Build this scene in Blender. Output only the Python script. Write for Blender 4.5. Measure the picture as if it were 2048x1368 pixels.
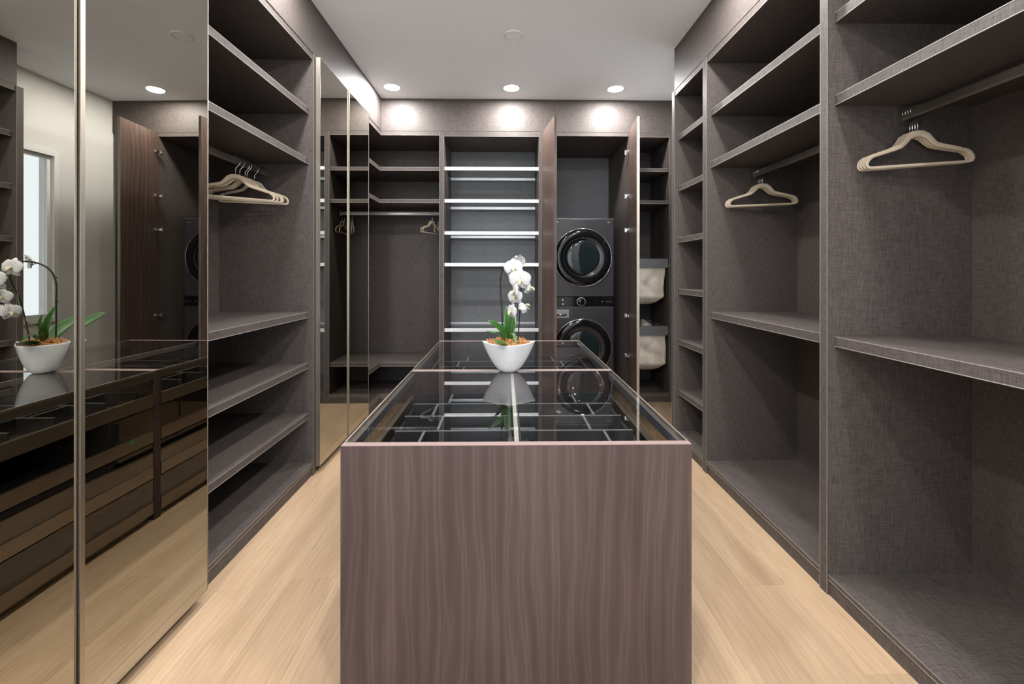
import bpy, bmesh, math, random
from mathutils import Vector, noise, Matrix
random.seed(7)
PI = math.pi
D = bpy.data
SC = bpy.context.scene
COL = SC.collection
for o in list(D.objects): D.objects.remove(o, do_unlink=True)

# ------------------------------------------------------------------ camera
CAMH = 1.315
cd = D.cameras.new('camera'); cam = D.objects.new('camera', cd); COL.objects.link(cam)
cam.location = (0, 0, CAMH)
cam.rotation_euler = (PI/2, math.radians(-0.05), math.radians(-0.95))
cd.sensor_width = 36.0; cd.sensor_fit = 'HORIZONTAL'
cd.lens = 870/2048*36.0
cd.shift_y = -140.5/2048
cd.clip_start = 0.02
SC.camera = cam

# ------------------------------------------------------------------ world, exposure
w = D.worlds.new('world'); SC.world = w; w.use_nodes = True
bgn = w.node_tree.nodes['Background']
bgn.inputs['Color'].default_value = (0.82, 0.91, 1.0, 1); bgn.inputs['Strength'].default_value = 6.0
SC.view_settings.view_transform = 'Standard'
SC.view_settings.look = 'None'
SC.view_settings.exposure = 0.0
SC.view_settings.gamma = 1.0
SC.view_settings.use_curve_mapping = False

LAMP_POWER = 25.5
LAMP_COLOR = (1.0, 0.985, 0.975)
LENS_GLOW = 60.0
LX = (-1.056, 0.061, 1.044)
LY = (4.09, 2.30, 0.55, -1.0)

# ------------------------------------------------------------------ node helpers
def mat(name):
    m = D.materials.new(name); m.use_nodes = True
    nt = m.node_tree; nt.nodes.clear()
    out = nt.nodes.new('ShaderNodeOutputMaterial')
    return m, nt, out
def N(nt, t, **kw):
    n = nt.nodes.new(t)
    for k, v in kw.items():
        if k in n.inputs: n.inputs[k].default_value = v
        else: setattr(n, k, v)
    return n
def mapping(nt, scale, rot=(0,0,0), coord='Object'):
    tc = N(nt, 'ShaderNodeTexCoord'); mp = N(nt, 'ShaderNodeMapping')
    mp.inputs['Scale'].default_value = scale; mp.inputs['Rotation'].default_value = rot
    nt.links.new(tc.outputs[coord], mp.inputs['Vector'])
    return mp
def noise_tex(nt, vec, scale, detail=3, rough=.5, dist=0):
    n = N(nt, 'ShaderNodeTexNoise')
    n.inputs['Scale'].default_value = scale; n.inputs['Detail'].default_value = detail
    n.inputs['Roughness'].default_value = rough; n.inputs['Distortion'].default_value = dist
    nt.links.new(vec, n.inputs['Vector']); return n
def ramp(nt, fac, stops):
    r = N(nt, 'ShaderNodeValToRGB')
    el = r.color_ramp.elements
    while len(el) < len(stops): el.new(0.5)
    for e, (p, c) in zip(el, stops): e.position = p; e.color = (*c, 1)
    nt.links.new(fac, r.inputs['Fac']); return r
def mixc(nt, fac, a, b, mode='MIX'):
    m = N(nt, 'ShaderNodeMix'); m.data_type = 'RGBA'; m.blend_type = mode
    if isinstance(fac, (int, float)): m.inputs[0].default_value = fac
    else: nt.links.new(fac, m.inputs[0])
    for i, v in ((6, a), (7, b)):
        if isinstance(v, tuple): m.inputs[i].default_value = (*v, 1)
        else: nt.links.new(v, m.inputs[i])
    return m.outputs[2]
def pbr(nt, out, color, rough=.5, metal=0.0, spec=.5, bump=None, bstr=.1, bdist=.001, coat=0):
    p = N(nt, 'ShaderNodeBsdfPrincipled')
    if isinstance(color, tuple): p.inputs['Base Color'].default_value = (*color, 1)
    else: nt.links.new(color, p.inputs['Base Color'])
    if isinstance(rough, (int, float)): p.inputs['Roughness'].default_value = rough
    else: nt.links.new(rough, p.inputs['Roughness'])
    p.inputs['Metallic'].default_value = metal
    p.inputs['Specular IOR Level'].default_value = spec
    p.inputs['Coat Weight'].default_value = coat
    if bump is not None:
        b = N(nt, 'ShaderNodeBump'); b.inputs['Strength'].default_value = bstr; b.inputs['Distance'].default_value = bdist
        nt.links.new(bump, b.inputs['Height']); nt.links.new(b.outputs[0], p.inputs['Normal'])
    nt.links.new(p.outputs[0], out.inputs['Surface']); return p
def simple(name, color, rough=.5, metal=0.0, spec=.5, coat=0):
    m, nt, out = mat(name)
    mp = mapping(nt, (1, 1, 1)); n = noise_tex(nt, mp.outputs[0], 40, 2)
    c = mixc(nt, n.outputs['Fac'], tuple(x*.95 for x in color), tuple(min(1, x*1.05) for x in color))
    pbr(nt, out, c, rough, metal, spec, coat=coat); return m

# linen-look laminate of the wardrobes: crossed threads
def linen(name, dark, light, rough=.55):
    m, nt, out = mat(name)
    h = noise_tex(nt, mapping(nt, (420, 26, 420)).outputs[0], 1.0, 2, .6)
    v = noise_tex(nt, mapping(nt, (420, 420, 26)).outputs[0], 1.0, 2, .6)
    g = noise_tex(nt, mapping(nt, (26, 420, 420)).outputs[0], 1.0, 2, .6)
    a = N(nt, 'ShaderNodeMath', operation='ADD'); nt.links.new(h.outputs['Fac'], a.inputs[0]); nt.links.new(v.outputs['Fac'], a.inputs[1])
    b = N(nt, 'ShaderNodeMath', operation='MULTIPLY_ADD'); nt.links.new(g.outputs['Fac'], b.inputs[0]); b.inputs[1].default_value = .8; nt.links.new(a.outputs[0], b.inputs[2])
    s = N(nt, 'ShaderNodeMapRange'); nt.links.new(b.outputs[0], s.inputs[0])
    s.inputs[1].default_value = 1.05; s.inputs[2].default_value = 1.75
    r = ramp(nt, s.outputs[0], [(0, dark), (1, light)])
    pbr(nt, out, r.outputs['Color'], rough, 0, .35, bump=b.outputs[0], bstr=.25, bdist=.0006)
    return m
M = {}
M['linen_daylight_tint'] = linen('linen_laminate_daylight_tint', (0.066, 0.068, 0.072), (0.155, 0.162, 0.172))  # back panels: same laminate with cool daylight painted into its colour
M['linen'] = linen('linen_laminate', (0.0285, 0.0235, 0.0215), (0.110, 0.0915, 0.0835))

def vwood(name, cols, rough=.45, sc=1.0):
    m, nt, out = mat(name)
    mp = mapping(nt, (7*sc, 7*sc, .9*sc))
    warp = noise_tex(nt, mp.outputs[0], 1.0, 3, .55, .6)
    big = ramp(nt, warp.outputs['Fac'], [(.30, cols[0]), (.5, cols[1]), (.68, cols[2])])
    # arched figure: distorted bands
    wv = N(nt, 'ShaderNodeTexWave'); wv.wave_type = 'BANDS'; wv.bands_direction = 'X'
    wv.inputs['Scale'].default_value = 5; wv.inputs['Distortion'].default_value = 9; wv.inputs['Detail'].default_value = 2; wv.inputs['Detail Scale'].default_value = .8
    nt.links.new(mapping(nt, (1.2*sc, 1.2*sc, .28*sc)).outputs[0], wv.inputs['Vector'])
    fine = noise_tex(nt, mapping(nt, (300*sc, 300*sc, 3.0*sc)).outputs[0], 1.0, 3, .65)
    reed = N(nt, 'ShaderNodeTexWave'); reed.wave_type = 'BANDS'; reed.bands_direction = 'X'
    reed.inputs['Scale'].default_value = 55*sc; reed.inputs['Distortion'].default_value = .5; reed.inputs['Detail'].default_value = 1
    nt.links.new(mapping(nt, (1, 1, .05)).outputs[0], reed.inputs['Vector'])
    c = mixc(nt, .48, big.outputs['Color'], ramp(nt, wv.outputs['Fac'], [(0, cols[0]), (.55, cols[1]), (.8, cols[2]), (1, cols[1])]).outputs['Color'])
    f = ramp(nt, fine.outputs['Fac'], [(.33, (.84, .84, .84)), (.66, (1.14, 1.14, 1.14))])
    c = mixc(nt, 1.0, c, f.outputs['Color'], 'MULTIPLY')
    rr = ramp(nt, reed.outputs['Fac'], [(0, (.86, .86, .86)), (1, (1.06, 1.06, 1.06))])
    c = mixc(nt, 1.0, c, rr.outputs['Color'], 'MULTIPLY')
    pbr(nt, out, c, rough, 0, .4, bump=fine.outputs['Fac'], bstr=.15, bdist=.0006)
    return m
M['walnut'] = vwood('smoked_walnut', ((0.038, 0.0225, 0.0225), (0.054, 0.034, 0.034), (0.080, 0.055, 0.050)))
M['doorwood'] = vwood('door_walnut', ((0.050, 0.031, 0.025), (0.085, 0.054, 0.043), (0.125, 0.085, 0.068)))
M['islandedge'] = simple('island_edge_band', (0.20, 0.145, 0.135), .65, 0, .15)

# pale oak planks, each tinted by its own object
def oak():
    m, nt, out = mat('pale_oak')
    oi = N(nt, 'ShaderNodeObjectInfo')
    tc = N(nt, 'ShaderNodeTexCoord')
    off = N(nt, 'ShaderNodeVectorMath', operation='MULTIPLY_ADD')
    cmb = N(nt, 'ShaderNodeCombineXYZ')
    for i in range(3): nt.links.new(oi.outputs['Random'], cmb.inputs[i])
    nt.links.new(cmb.outputs[0], off.inputs[0]); off.inputs[1].default_value = (37, 19, 0); nt.links.new(tc.outputs['Object'], off.inputs[2])
    def mp(s):
        q = N(nt, 'ShaderNodeMapping'); q.inputs['Scale'].default_value = s; nt.links.new(off.outputs[0], q.inputs['Vector']); return q.outputs[0]
    cloud = noise_tex(nt, mp((6, 1.1, 6)), 1.0, 4, .55, .8)
    grain = noise_tex(nt, mp((170, 5, 60)), 1.0, 4, .6)
    wv = N(nt, 'ShaderNodeTexWave'); wv.bands_direction = 'X'; wv.inputs['Scale'].default_value = 9; wv.inputs['Distortion'].default_value = 6; wv.inputs['Detail'].default_value = 3
    nt.links.new(mp((1.4, .25, 1)), wv.inputs['Vector'])
    base = ramp(nt, cloud.outputs['Fac'], [(.28, (.295, .202, .124)), (.5, (.352, .248, .157)), (.72, (.392, .285, .186))])
    c = mixc(nt, .16, base.outputs['Color'], ramp(nt, wv.outputs['Fac'], [(0, (.27, .182, .108)), (1, (.395, .288, .190))]).outputs['Color'])
    g = ramp(nt, grain.outputs['Fac'], [(.3, (.86, .84, .82)), (.6, (1.05, 1.05, 1.05))])
    c = mixc(nt, 1.0, c, g.outputs['Color'], 'MULTIPLY')
    rnd = ramp(nt, oi.outputs['Random'], [(0, (.90, .89, .88)), (.5, (1.0, 1.0, 1.0)), (1, (1.06, 1.055, 1.04))])
    c = mixc(nt, 1.0, c, rnd.outputs['Color'], 'MULTIPLY')
    # sparse small knots
    vor = N(nt, 'ShaderNodeTexVoronoi'); vor.inputs['Scale'].default_value = 1.0; nt.links.new(mp((5.2, 1.9, 1)), vor.inputs['Vector'])
    kn = ramp(nt, vor.outputs['Distance'], [(0, (.45, .40, .36)), (.035, (1, 1, 1))])
    c = mixc(nt, .8, c, mixc(nt, 1.0, c, kn.outputs['Color'], 'MULTIPLY'))
    pbr(nt, out, c, .42, 0, .35, bump=grain.outputs['Fac'], bstr=.12, bdist=.0005)
    return m
M['oak'] = oak()
M['subfloor'] = simple('subfloor', (.16, .11, .07), .8)

def plaster(name, c):
    m, nt, out = mat(name)
    n = noise_tex(nt, mapping(nt, (1, 1, 1)).outputs[0], 90, 4)
    pbr(nt, out, c, .85, 0, .2, bump=n.outputs['Fac'], bstr=.08, bdist=.001); return m
M['ceiling'] = plaster('ceiling_paint', (.90, .93, .975))
M['wall'] = plaster('wall_paint', (.72, .71, .68))
M['trimpaint'] = simple('white_trim_paint', (.80, .80, .79), .45)

def metal(name, col, rough):
    m, nt, out = mat(name)
    n = noise_tex(nt, mapping(nt, (8, 8, 300)).outputs[0], 1.0, 2)
    c = mixc(nt, n.outputs['Fac'], tuple(x*.92 for x in col), col)
    pbr(nt, out, c, rough, 1.0); return m
M['champagne'] = metal('champagne_metal', (.50, .45, .385), .38)
M['trimline'] = simple('pale_edge_line', (.27, .245, .22), .4, .1)
M['bronze'] = metal('dark_bronze_metal', (.34, .30, .255), .36)
M['rod'] = simple('bronze_rod_metal', (.20, .18, .155), .42, .5)
M['chrome'] = metal('chrome', (.85, .85, .87), .12)
M['alu'] = simple('satin_aluminium', (.66, .67, .69), .4, .35)
M['screw'] = metal('screw_metal', (.85, .8, .72), .25)

def mirror():
    m, nt, out = mat('bronze_mirror')
    n = noise_tex(nt, mapping(nt, (1, 1, 1)).outputs[0], 3, 1)
    c = mixc(nt, n.outputs['Fac'], (.475, .458, .405), (.485, .468, .415))
    pbr(nt, out, c, .006, 1.0, .5, coat=0); return m
M['mirror'] = mirror()

def pane(name, tint, ior=1.5, rough=0.0, refl=(1, 1, 1)):
    m, nt, out = mat(name)
    n = noise_tex(nt, mapping(nt, (1, 1, 1)).outputs[0], 2, 1)
    tr = N(nt, 'ShaderNodeBsdfTransparent')
    c = mixc(nt, n.outputs['Fac'], tuple(x*.98 for x in tint), tint); nt.links.new(c, tr.inputs['Color'])
    gl = N(nt, 'ShaderNodeBsdfGlossy'); gl.inputs['Roughness'].default_value = rough; gl.inputs['Color'].default_value = (*refl, 1)
    fr = N(nt, 'ShaderNodeFresnel'); fr.inputs['IOR'].default_value = ior
    mx = N(nt, 'ShaderNodeMixShader')
    geo = N(nt, 'ShaderNodeNewGeometry'); inv = N(nt, 'ShaderNodeMath', operation='SUBTRACT'); inv.inputs[0].default_value = 1.0
    nt.links.new(geo.outputs['Backfacing'], inv.inputs[1])
    mu = N(nt, 'ShaderNodeMath', operation='MULTIPLY'); nt.links.new(fr.outputs[0], mu.inputs[0]); nt.links.new(inv.outputs[0], mu.inputs[1])
    m2 = N(nt, 'ShaderNodeMath', operation='MULTIPLY', use_clamp=True); nt.links.new(mu.outputs[0], m2.inputs[0]); m2.inputs[1].default_value = 1.35   # both faces of a sheet reflect
    nt.links.new(m2.outputs[0], mx.inputs[0]); nt.links.new(tr.outputs[0], mx.inputs[1]); nt.links.new(gl.outputs[0], mx.inputs[2])
    nt.links.new(mx.outputs[0], out.inputs['Surface']); return m
M['topglass'] = pane('grey_top_glass', (.90, .905, .91), 1.5)
M['drawerglass'] = pane('bronze_drawer_glass', (.74, .71, .64), 1.9)
M['shelfglass'] = pane('smoked_shelf_glass', (.90, .92, .93), 1.45, .02)
M['windowglass'] = pane('window_glass', (.97, .98, .99), 1.45)
M['dimmed_glass'] = pane('dimmed_window_glass', (.62, .625, .63), 1.45)  # side window pane: tint added to dim the daylight coming through
M['tray'] = linen('tray_lining', (0.014, 0.014, 0.015), (0.034, 0.034, 0.036))
M['traytop'] = simple('tray_divider_edge', (.13, .13, .135), .4)
M['cream'] = simple('cream_rail', (.42, .39, .34), .4)

M['velvet'] = simple('beige_velvet', (.52, .43, .32), .9, 0, .15)
M['washer'] = simple('black_steel', (.026, .025, .029), .32, .2, .4, .1)
M['gloss'] = simple('black_gloss', (.004, .004, .005), .08, 0, .35)
M['doorglass'] = simple('dark_door_glass', (.008, .014, .015), .04, 0, .35, 0)
M['icon'] = simple('grey_print', (.55, .56, .58), .5)
M['steelgrey'] = simple('dark_steel_insert', (.22, .22, .24), .3, .7)
def canvas():
    m, nt, out = mat('cotton_canvas')
    n = noise_tex(nt, mapping(nt, (1, 1, 1)).outputs[0], 14, 5, .6, .4)
    c = ramp(nt, n.outputs['Fac'], [(.3, (.56, .49, .40)), (.7, (.74, .68, .58))])
    pbr(nt, out, c.outputs['Color'], .9, 0, .1, bump=n.outputs['Fac'], bstr=.5, bdist=.012); return m
M['canvas'] = canvas()
M['hamperframe'] = linen('hamper_frame_laminate', (0.085, 0.088, 0.095), (0.17, 0.172, 0.18))
M['ceramic'] = simple('white_ceramic', (.58, .58, .595), .18, 0, .5, .3)
def petal():
    m, nt, out = mat('orchid_petal')
    n = noise_tex(nt, mapping(nt, (30, 30, 8)).outputs[0], 6, 3)
    c = ramp(nt, n.outputs['Fac'], [(.3, (.47, .47, .48)), (.7, (.56, .56, .565))])
    p = pbr(nt, out, c.outputs['Color'], .55, 0, .3)
    p.inputs['Subsurface Weight'].default_value = .15; p.inputs['Subsurface Radius'].default_value = (.004, .004, .003)
    return m
M['petal'] = petal()
M['lip'] = simple('orchid_lip', (.55, .50, .30), .5)
M['leaf'] = simple('orchid_leaf', (.028, .10, .014), .38, 0, .45)
M['stem'] = simple('orchid_stem', (.018, .017, .015), .5)
M['bud'] = simple('orchid_pedicel', (.16, .26, .08), .5)
def mossm():
    m, nt, out = mat('sphagnum_moss')
    n = noise_tex(nt, mapping(nt, (1, 1, 1)).outputs[0], 60, 4)
    c = ramp(nt, n.outputs['Fac'], [(.3, (.20, .07, .02)), (.5, (.48, .22, .07)), (.7, (.66, .42, .20))])
    pbr(nt, out, c.outputs['Color'], .9); return m
M['moss'] = mossm()
m, nt, out = mat('lamp_lens'); e = N(nt, 'ShaderNodeEmission'); e.inputs['Color'].default_value = (*LAMP_COLOR, 1); e.inputs['Strength'].default_value = LENS_GLOW
nt.links.new(e.outputs[0], out.inputs['Surface']); M['lens'] = m
M['fixture'] = simple('white_fixture', (.78, .78, .78), .5)

# ------------------------------------------------------------------ mesh helpers
class MB:
    def __init__(s): s.v = []; s.f = []; s.sm = []
    def box(s, x0, x1, y0, y1, z0, z1):
        x0, x1 = sorted((x0, x1)); y0, y1 = sorted((y0, y1)); z0, z1 = sorted((z0, z1))
        b = len(s.v)
        s.v += [(x0,y0,z0),(x1,y0,z0),(x1,y1,z0),(x0,y1,z0),(x0,y0,z1),(x1,y0,z1),(x1,y1,z1),(x0,y1,z1)]
        for q in ((0,3,2,1),(4,5,6,7),(0,1,5,4),(1,2,6,5),(2,3,7,6),(3,0,4,7)): s.f.append(tuple(b+i for i in q)); s.sm.append(False)
        return s
    def prism(s, pts, z0, z1):
        b = len(s.v); n = len(pts)
        s.v += [(p[0], p[1], z0) for p in pts] + [(p[0], p[1], z1) for p in pts]
        s.f.append(tuple(b+i for i in reversed(range(n)))); s.f.append(tuple(b+n+i for i in range(n))); s.sm += [False, False]
        for i in range(n):
            j = (i+1) % n; s.f.append((b+i, b+j, b+n+j, b+n+i)); s.sm.append(False)
        return s
    def grid(s, rows, closed=False, cap0=False, cap1=False, smooth=True):
        b = len(s.v); n = len(rows[0])
        for r in rows: s.v += [tuple(p) for p in r]
        for i in range(len(rows)-1):
            for j in range(n if closed else n-1):
                k = (j+1) % n
                s.f.append((b+i*n+j, b+i*n+k, b+(i+1)*n+k, b+(i+1)*n+j)); s.sm.append(smooth)
        if cap0: s.f.append(tuple(b+j for j in reversed(range(n)))); s.sm.append(False)
        if cap1: s.f.append(tuple(b+(len(rows)-1)*n+j for j in range(n))); s.sm.append(False)
        return s
    def tube(s, pts, r, n=8, caps=True, squash=None):
        pts = [Vector(p) for p in pts]; rows = []
        up = Vector((0, 0, 1)); prev = None
        for i, p in enumerate(pts):
            t = (pts[min(i+1, len(pts)-1)] - pts[max(i-1, 0)]).normalized()
            if prev is None:
                a = up if abs(t.dot(up)) < .9 else Vector((1, 0, 0))
                nx = t.cross(a).normalized()
            else: nx = (prev - t*prev.dot(t)).normalized()
            prev = nx; ny = t.cross(nx)
            rr = r[i] if isinstance(r, (list, tuple)) else r
            rows.append([p + nx*rr*math.cos(2*PI*k/n) + ny*rr*math.sin(2*PI*k/n) for k in range(n)])
        return s.grid(rows, True, caps, caps)
    def lathe(s, c, axis, prof, n=48, caps=True):
        # prof: list of (radius, offset along axis)
        rows = []
        for r, h in prof:
            row = []
            for k in range(n):
                a = 2*PI*k/n; u, v = r*math.cos(a), r*math.sin(a)
                if axis == 'z': row.append((c[0]+u, c[1]+v, c[2]+h))
                elif axis == 'y': row.append((c[0]+u, c[1]+h, c[2]+v))
                else: row.append((c[0]+h, c[1]+u, c[2]+v))
            rows.append(row)
        return s.grid(rows, True, caps, caps)
    def build(s, name, m, parent=None, world=True, shift=None):
        me = D.meshes.new(name)
        off = Vector((0, 0, 0))
        if shift is not None: off = Vector(shift)
        elif parent is not None and world:
            q = parent
            while q is not None: off = off + q.location; q = q.parent
        me.from_pydata([Vector(v) - off for v in s.v], [], s.f)
        for p, sm in zip(me.polygons, s.sm): p.use_smooth = sm
        bm = bmesh.new(); bm.from_mesh(me); bmesh.ops.recalc_face_normals(bm, faces=bm.faces); bm.to_mesh(bm and me); bm.free()
        me.materials.append(m)
        o = D.objects.new(name, me); COL.objects.link(o)
        if parent is not None: o.parent = parent
        return o
def thing(name, label, cat, loc=(0, 0, 0), rot=(0, 0, 0), group=None):
    o = D.objects.new(name, None); COL.objects.link(o); o.empty_display_size = .05
    o.location = loc; o.rotation_euler = rot; o['label'] = label; o['category'] = cat
    if group: o['group'] = group
    return o
def tag(o, label, cat, group=None):
    o['label'] = label; o['category'] = cat
    if group: o['group'] = group
    return o
def struct(o): o['kind'] = 'structure'; return o
def lab(o, t): o['label'] = t; return o
def bx(name, m, parent, *a):
    return MB().box(*a).build(name, m, parent)

# ------------------------------------------------------------------ dimensions
XL, XR, YB = -1.235, 1.315, 4.365       # cabinet front planes
CE = 3.045                              # ceiling
DEP = .60
OPEN, TOP = 2.680, 2.720                # opening top, unit top
XM = -1.190                             # mirror plane

# ------------------------------------------------------------------ room shell
YF = -1.75
struct(bx('ceiling', M['ceiling'], None, -2.0, 2.1, YF-.1, 5.4, CE, CE+.12))
struct(bx('wall_left', M['wall'], None, -2.0, -1.88, YF, 5.28, -.06, CE))
struct(bx('wall_back', M['wall'], None, -1.88, 2.1, 5.26, 5.4, -.06, CE))
FX0, FX1, FZ0, FZ1 = -.95, .75, .35, 2.45
fm = MB()
fm.box(-2.0, FX0, YF-.1, YF, -.06, CE).box(FX1, 2.1, YF-.1, YF, -.06, CE).box(FX0, FX1, YF-.1, YF, -.06, FZ0).box(FX0, FX1, YF-.1, YF, FZ1, CE)
struct(fm.build('wall_front', M['wall']))
fw = D.objects.new('window_2', None); COL.objects.link(fw); fw.location = ((FX0+FX1)/2, YF, FZ0); struct(fw)
f = MB()
for a, b in ((FX0, FX0+.05), ((FX0+FX1)/2-.025, (FX0+FX1)/2+.025), (FX1-.05, FX1)): f.box(a, b, YF-.07, YF-.03, FZ0, FZ1)
f.box(FX0+.05, FX1-.05, YF-.069, YF-.031, FZ0, FZ0+.05).box(FX0+.05, FX1-.05, YF-.069, YF-.031, FZ1-.05, FZ1)
f.build('sash', M['trimpaint'], fw)
MB().box(FX0+.05, FX1-.05, YF-.055, YF-.050, FZ0+.05, FZ1-.05).build('pane', M['windowglass'], fw)
p2 = D.lights.new('daylight_portal', 'AREA'); p2.shape = 'RECTANGLE'; p2.size = FX1-FX0; p2.size_y = FZ1-FZ0; p2.cycles.is_portal = True
q2 = D.objects.new('daylight_portal', p2); COL.objects.link(q2); q2.location = ((FX0+FX1)/2, YF-.11, (FZ0+FZ1)/2); q2.rotation_euler = (PI/2, 0, 0)
# unseen blocks added to keep stray light out from behind the wardrobes
struct(bx('light_block_right', M['wall'], None, XR+.02, 1.965, YF, .712, -.06, CE)); struct(bx('light_block_left', M['wall'], None, -1.88, XL, YF, .196, -.06, CE))
struct(bx('wall_right', M['wall'], None, 1.965, 2.1, YF, 3.42, -.06, CE))
# side wall with the window (only seen in the mirror)
WY0, WY1, WZ0, WZ1 = 3.50, 4.02, .90, 2.36
wm = MB()
wm.box(1.73, 1.85, 3.42, WY0, -.06, CE).box(1.73, 1.85, WY1, 5.26, -.06, CE).box(1.85, 2.1, 3.42, 3.47, -.06, CE)
wm.box(1.73, 1.85, WY0, WY1, -.06, WZ0).box(1.73, 1.85, WY0, WY1, WZ1, CE)
struct(wm.build('wall_side', M['wall']))
fl = struct(bx('floor', M['subfloor'], None, -1.88, 1.965, YF, 5.26, -.06, -.013))
pl_w = .19
cuts = {12: [1.81, -.1, 3.7], 13: [2.03, 1.40, .1, 3.9], 2: [1.88, .05, 3.75], 0: [1.81, -.3, 3.4], 1: [.9, 2.8, 4.2]}
plank_cols = 17
for k in range(plank_cols):
    x0 = -1.29 + k*pl_w; x1 = x0 + pl_w
    if x0 > 1.72: break
    ys = cuts.get(k)
    if ys is None:
        s0 = random.uniform(-1.5, -.2); ys = [s0, s0+1.9, s0+3.8, s0+5.4]
    yend = 5.25 if x0 > .3 else 4.37
    ys = sorted([y for y in ys if YF+.15 < y < yend-.15]); ys = [YF] + ys + [yend]
    x1c = min(x1, 1.725)
    for a, b in zip(ys[:-1], ys[1:]):
        g = .00025; bv = .0006
        mb = MB(); X0, X1, Y0, Y1 = x0+g, x1c-g, a+g, b-g
        rows = []
        for ins, z in ((0, -.013), (0, -bv), (bv, 0)):
            rows.append([(X0+ins, Y0+ins, z), (X1-ins, Y0+ins, z), (X1-ins, Y1-ins, z), (X0+ins, Y1-ins, z)])
        mb.grid(rows, True, True, True, smooth=False).build('plank', M['oak'], fl)

# fascia boards above the wardrobes
t1 = MB().box(XL-.02, XL, .1965, 2.8255, TOP+.002, CE).box(XL-.02, XL, 2.8275, YB-.001, TOP+.002, CE)
t1 = struct(t1.build('trim_1', M['linen']))
t2 = struct(MB().box(XL, 1.728, YB, YB+.02, TOP+.002, CE).build('trim_2', M['linen']))
t3 = struct(MB().box(XR, XR+.0195, .60, 3.355, TOP+.002, CE).box(XR+.02, 1.964, 3.335, 3.355, TOP+.002, CE).build('trim_3', M['linen']))

# window
wn = D.objects.new('window_1', None); COL.objects.link(wn); wn.location = (1.73, (WY0+WY1)/2, WZ0); struct(wn)
cw = .045
f = MB()
f.box(1.712, 1.73, WY0-cw, WY0, WZ0-.02, WZ1+cw).box(1.712, 1.73, WY1, WY1+cw, WZ0-.02, WZ1+cw)
f.box(1.712, 1.73, WY0, WY1, WZ1, WZ1+cw)
f.build('casing', M['trimpaint'], wn)
MB().box(1.70, 1.744, WY0-cw, WY1+cw, WZ0-.04, WZ0-.0).build('sill', M['trimpaint'], wn)
f = MB()
f.box(1.745, 1.785, WY0, WY0+.03, WZ0, WZ1).box(1.745, 1.785, WY1-.03, WY1, WZ0, WZ1)
f.box(1.745, 1.785, WY0+.03, WY1-.03, WZ0, WZ0+.03).box(1.745, 1.785, WY0+.03, WY1-.03, WZ1-.03, WZ1)
f.build('sash', M['trimpaint'], wn)
MB().box(1.762, 1.768, WY0+.03, WY1-.03, WZ0+.03, WZ1-.03).build('pane', M['dimmed_glass'], wn)
pd = D.lights.new('daylight_portal', 'AREA'); pd.shape = 'RECTANGLE'; pd.size = WY1-WY0; pd.size_y = WZ1-WZ0
pd.cycles.is_portal = True
po = D.objects.new('daylight_portal', pd); COL.objects.link(po); po.location = (1.80, (WY0+WY1)/2, (WZ0+WZ1)/2)
po.rotation_euler = (0, PI/2, 0); po.rotation_euler = (PI/2, 0, PI/2)

# ------------------------------------------------------------------ downlights
def downlight(x, y, label):
    t = thing('downlight', label, 'ceiling light', (x, y, CE), group='round recessed downlights')
    MB().lathe((x, y, CE), 'z', [(.083, -.0003), (.083, -.004), (.078, -.006), (.071, -.006), (.071, -.0003)], 40, False).build('trim_ring', M['fixture'], t)
    MB().lathe((x, y, CE), 'z', [(.0705, -.0006), (.0705, -.005), (.06, -.008), (.035, -.010), (.004, -.0105)], 40, True).build('lens', M['lens'], t)
    L = D.lights.new('downlight_lamp', 'AREA'); L.shape = 'DISK'; L.size = .13; L.energy = LAMP_POWER; L.color = LAMP_COLOR
    lo = D.objects.new('lamp', L); COL.objects.link(lo); lo.location = (0, 0, -.013); lo.parent = t
    return t
colw = {0: 'left', 1: 'middle', 2: 'right'}
for j, y in enumerate(LY):
    for i, x in enumerate(LX):
        if j == 0:
            lb = ('lit round downlight in ceiling above the left corner, next to the mirrored doors',
                  'lit round downlight in ceiling above the bright open shelves',
                  'lit round downlight in ceiling above the laundry cupboard')[i]
        else:
            lb = 'lit round downlight in ceiling, %s column, %s' % (colw[i], ('over the near island and its sides', 'above the camera position', 'behind the camera')[j-1])
        downlight(x, y, lb)
t = thing('ceiling_speaker', 'flat round white ceiling disc without light, in front of the downlights', 'speaker', (.062, 3.184, CE))
MB().lathe((.062, 3.184, CE), 'z', [(.075, -.0003), (.075, -.006), (.070, -.010), (.063, -.010), (.062, -.0003)], 44, False).build('rim', M['fixture'], t)
MB().lathe((.062, 3.184, CE), 'z', [(.0615, -.0005), (.0615, -.007), (.055, -.008), (.004, -.0085)], 44, True).build('grille', M['ceiling'], t)

# ------------------------------------------------------------------ wardrobe units
class Frame:
    """u along the run, d inwards from the front plane, z up"""
    def __init__(s, kind): s.k = kind
    def b(s, mb, u0, u1, d0, d1, z0, z1):
        if s.k == 'R': return mb.box(XR+d0, XR+d1, u0, u1, z0, z1)
        if s.k == 'L': return mb.box(XL-d0, XL-d1, u0, u1, z0, z1)
        return mb.box(u0, u1, YB+d0, YB+d1, z0, z1)
    def p(s, u, d, z):
        if s.k == 'R': return (XR+d, u, z)
        if s.k == 'L': return (XL-d, u, z)
        return (u, YB+d, z)
def edge_lines(fr, parent, u0, u1, d, z0, z1, name='edge_trim', m='trimline'):
    mb = MB(); h = .0028
    fr.b(mb, u0, u1, d-.0007, d, z1-h, z1); fr.b(mb, u0, u1, d-.0007, d, z0, z0+h)
    return mb.build(name, M[m], parent)
def vert_lines(fr, parent, u0, u1, d, z0, z1):
    mb = MB(); h = .0022
    fr.b(mb, u0, u0+h, d-.0006, d, z0, z1); fr.b(mb, u1-h, u1, d-.0006, d, z0, z1)
    return mb.build('edge_trim', M['trimline'], parent)
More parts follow.
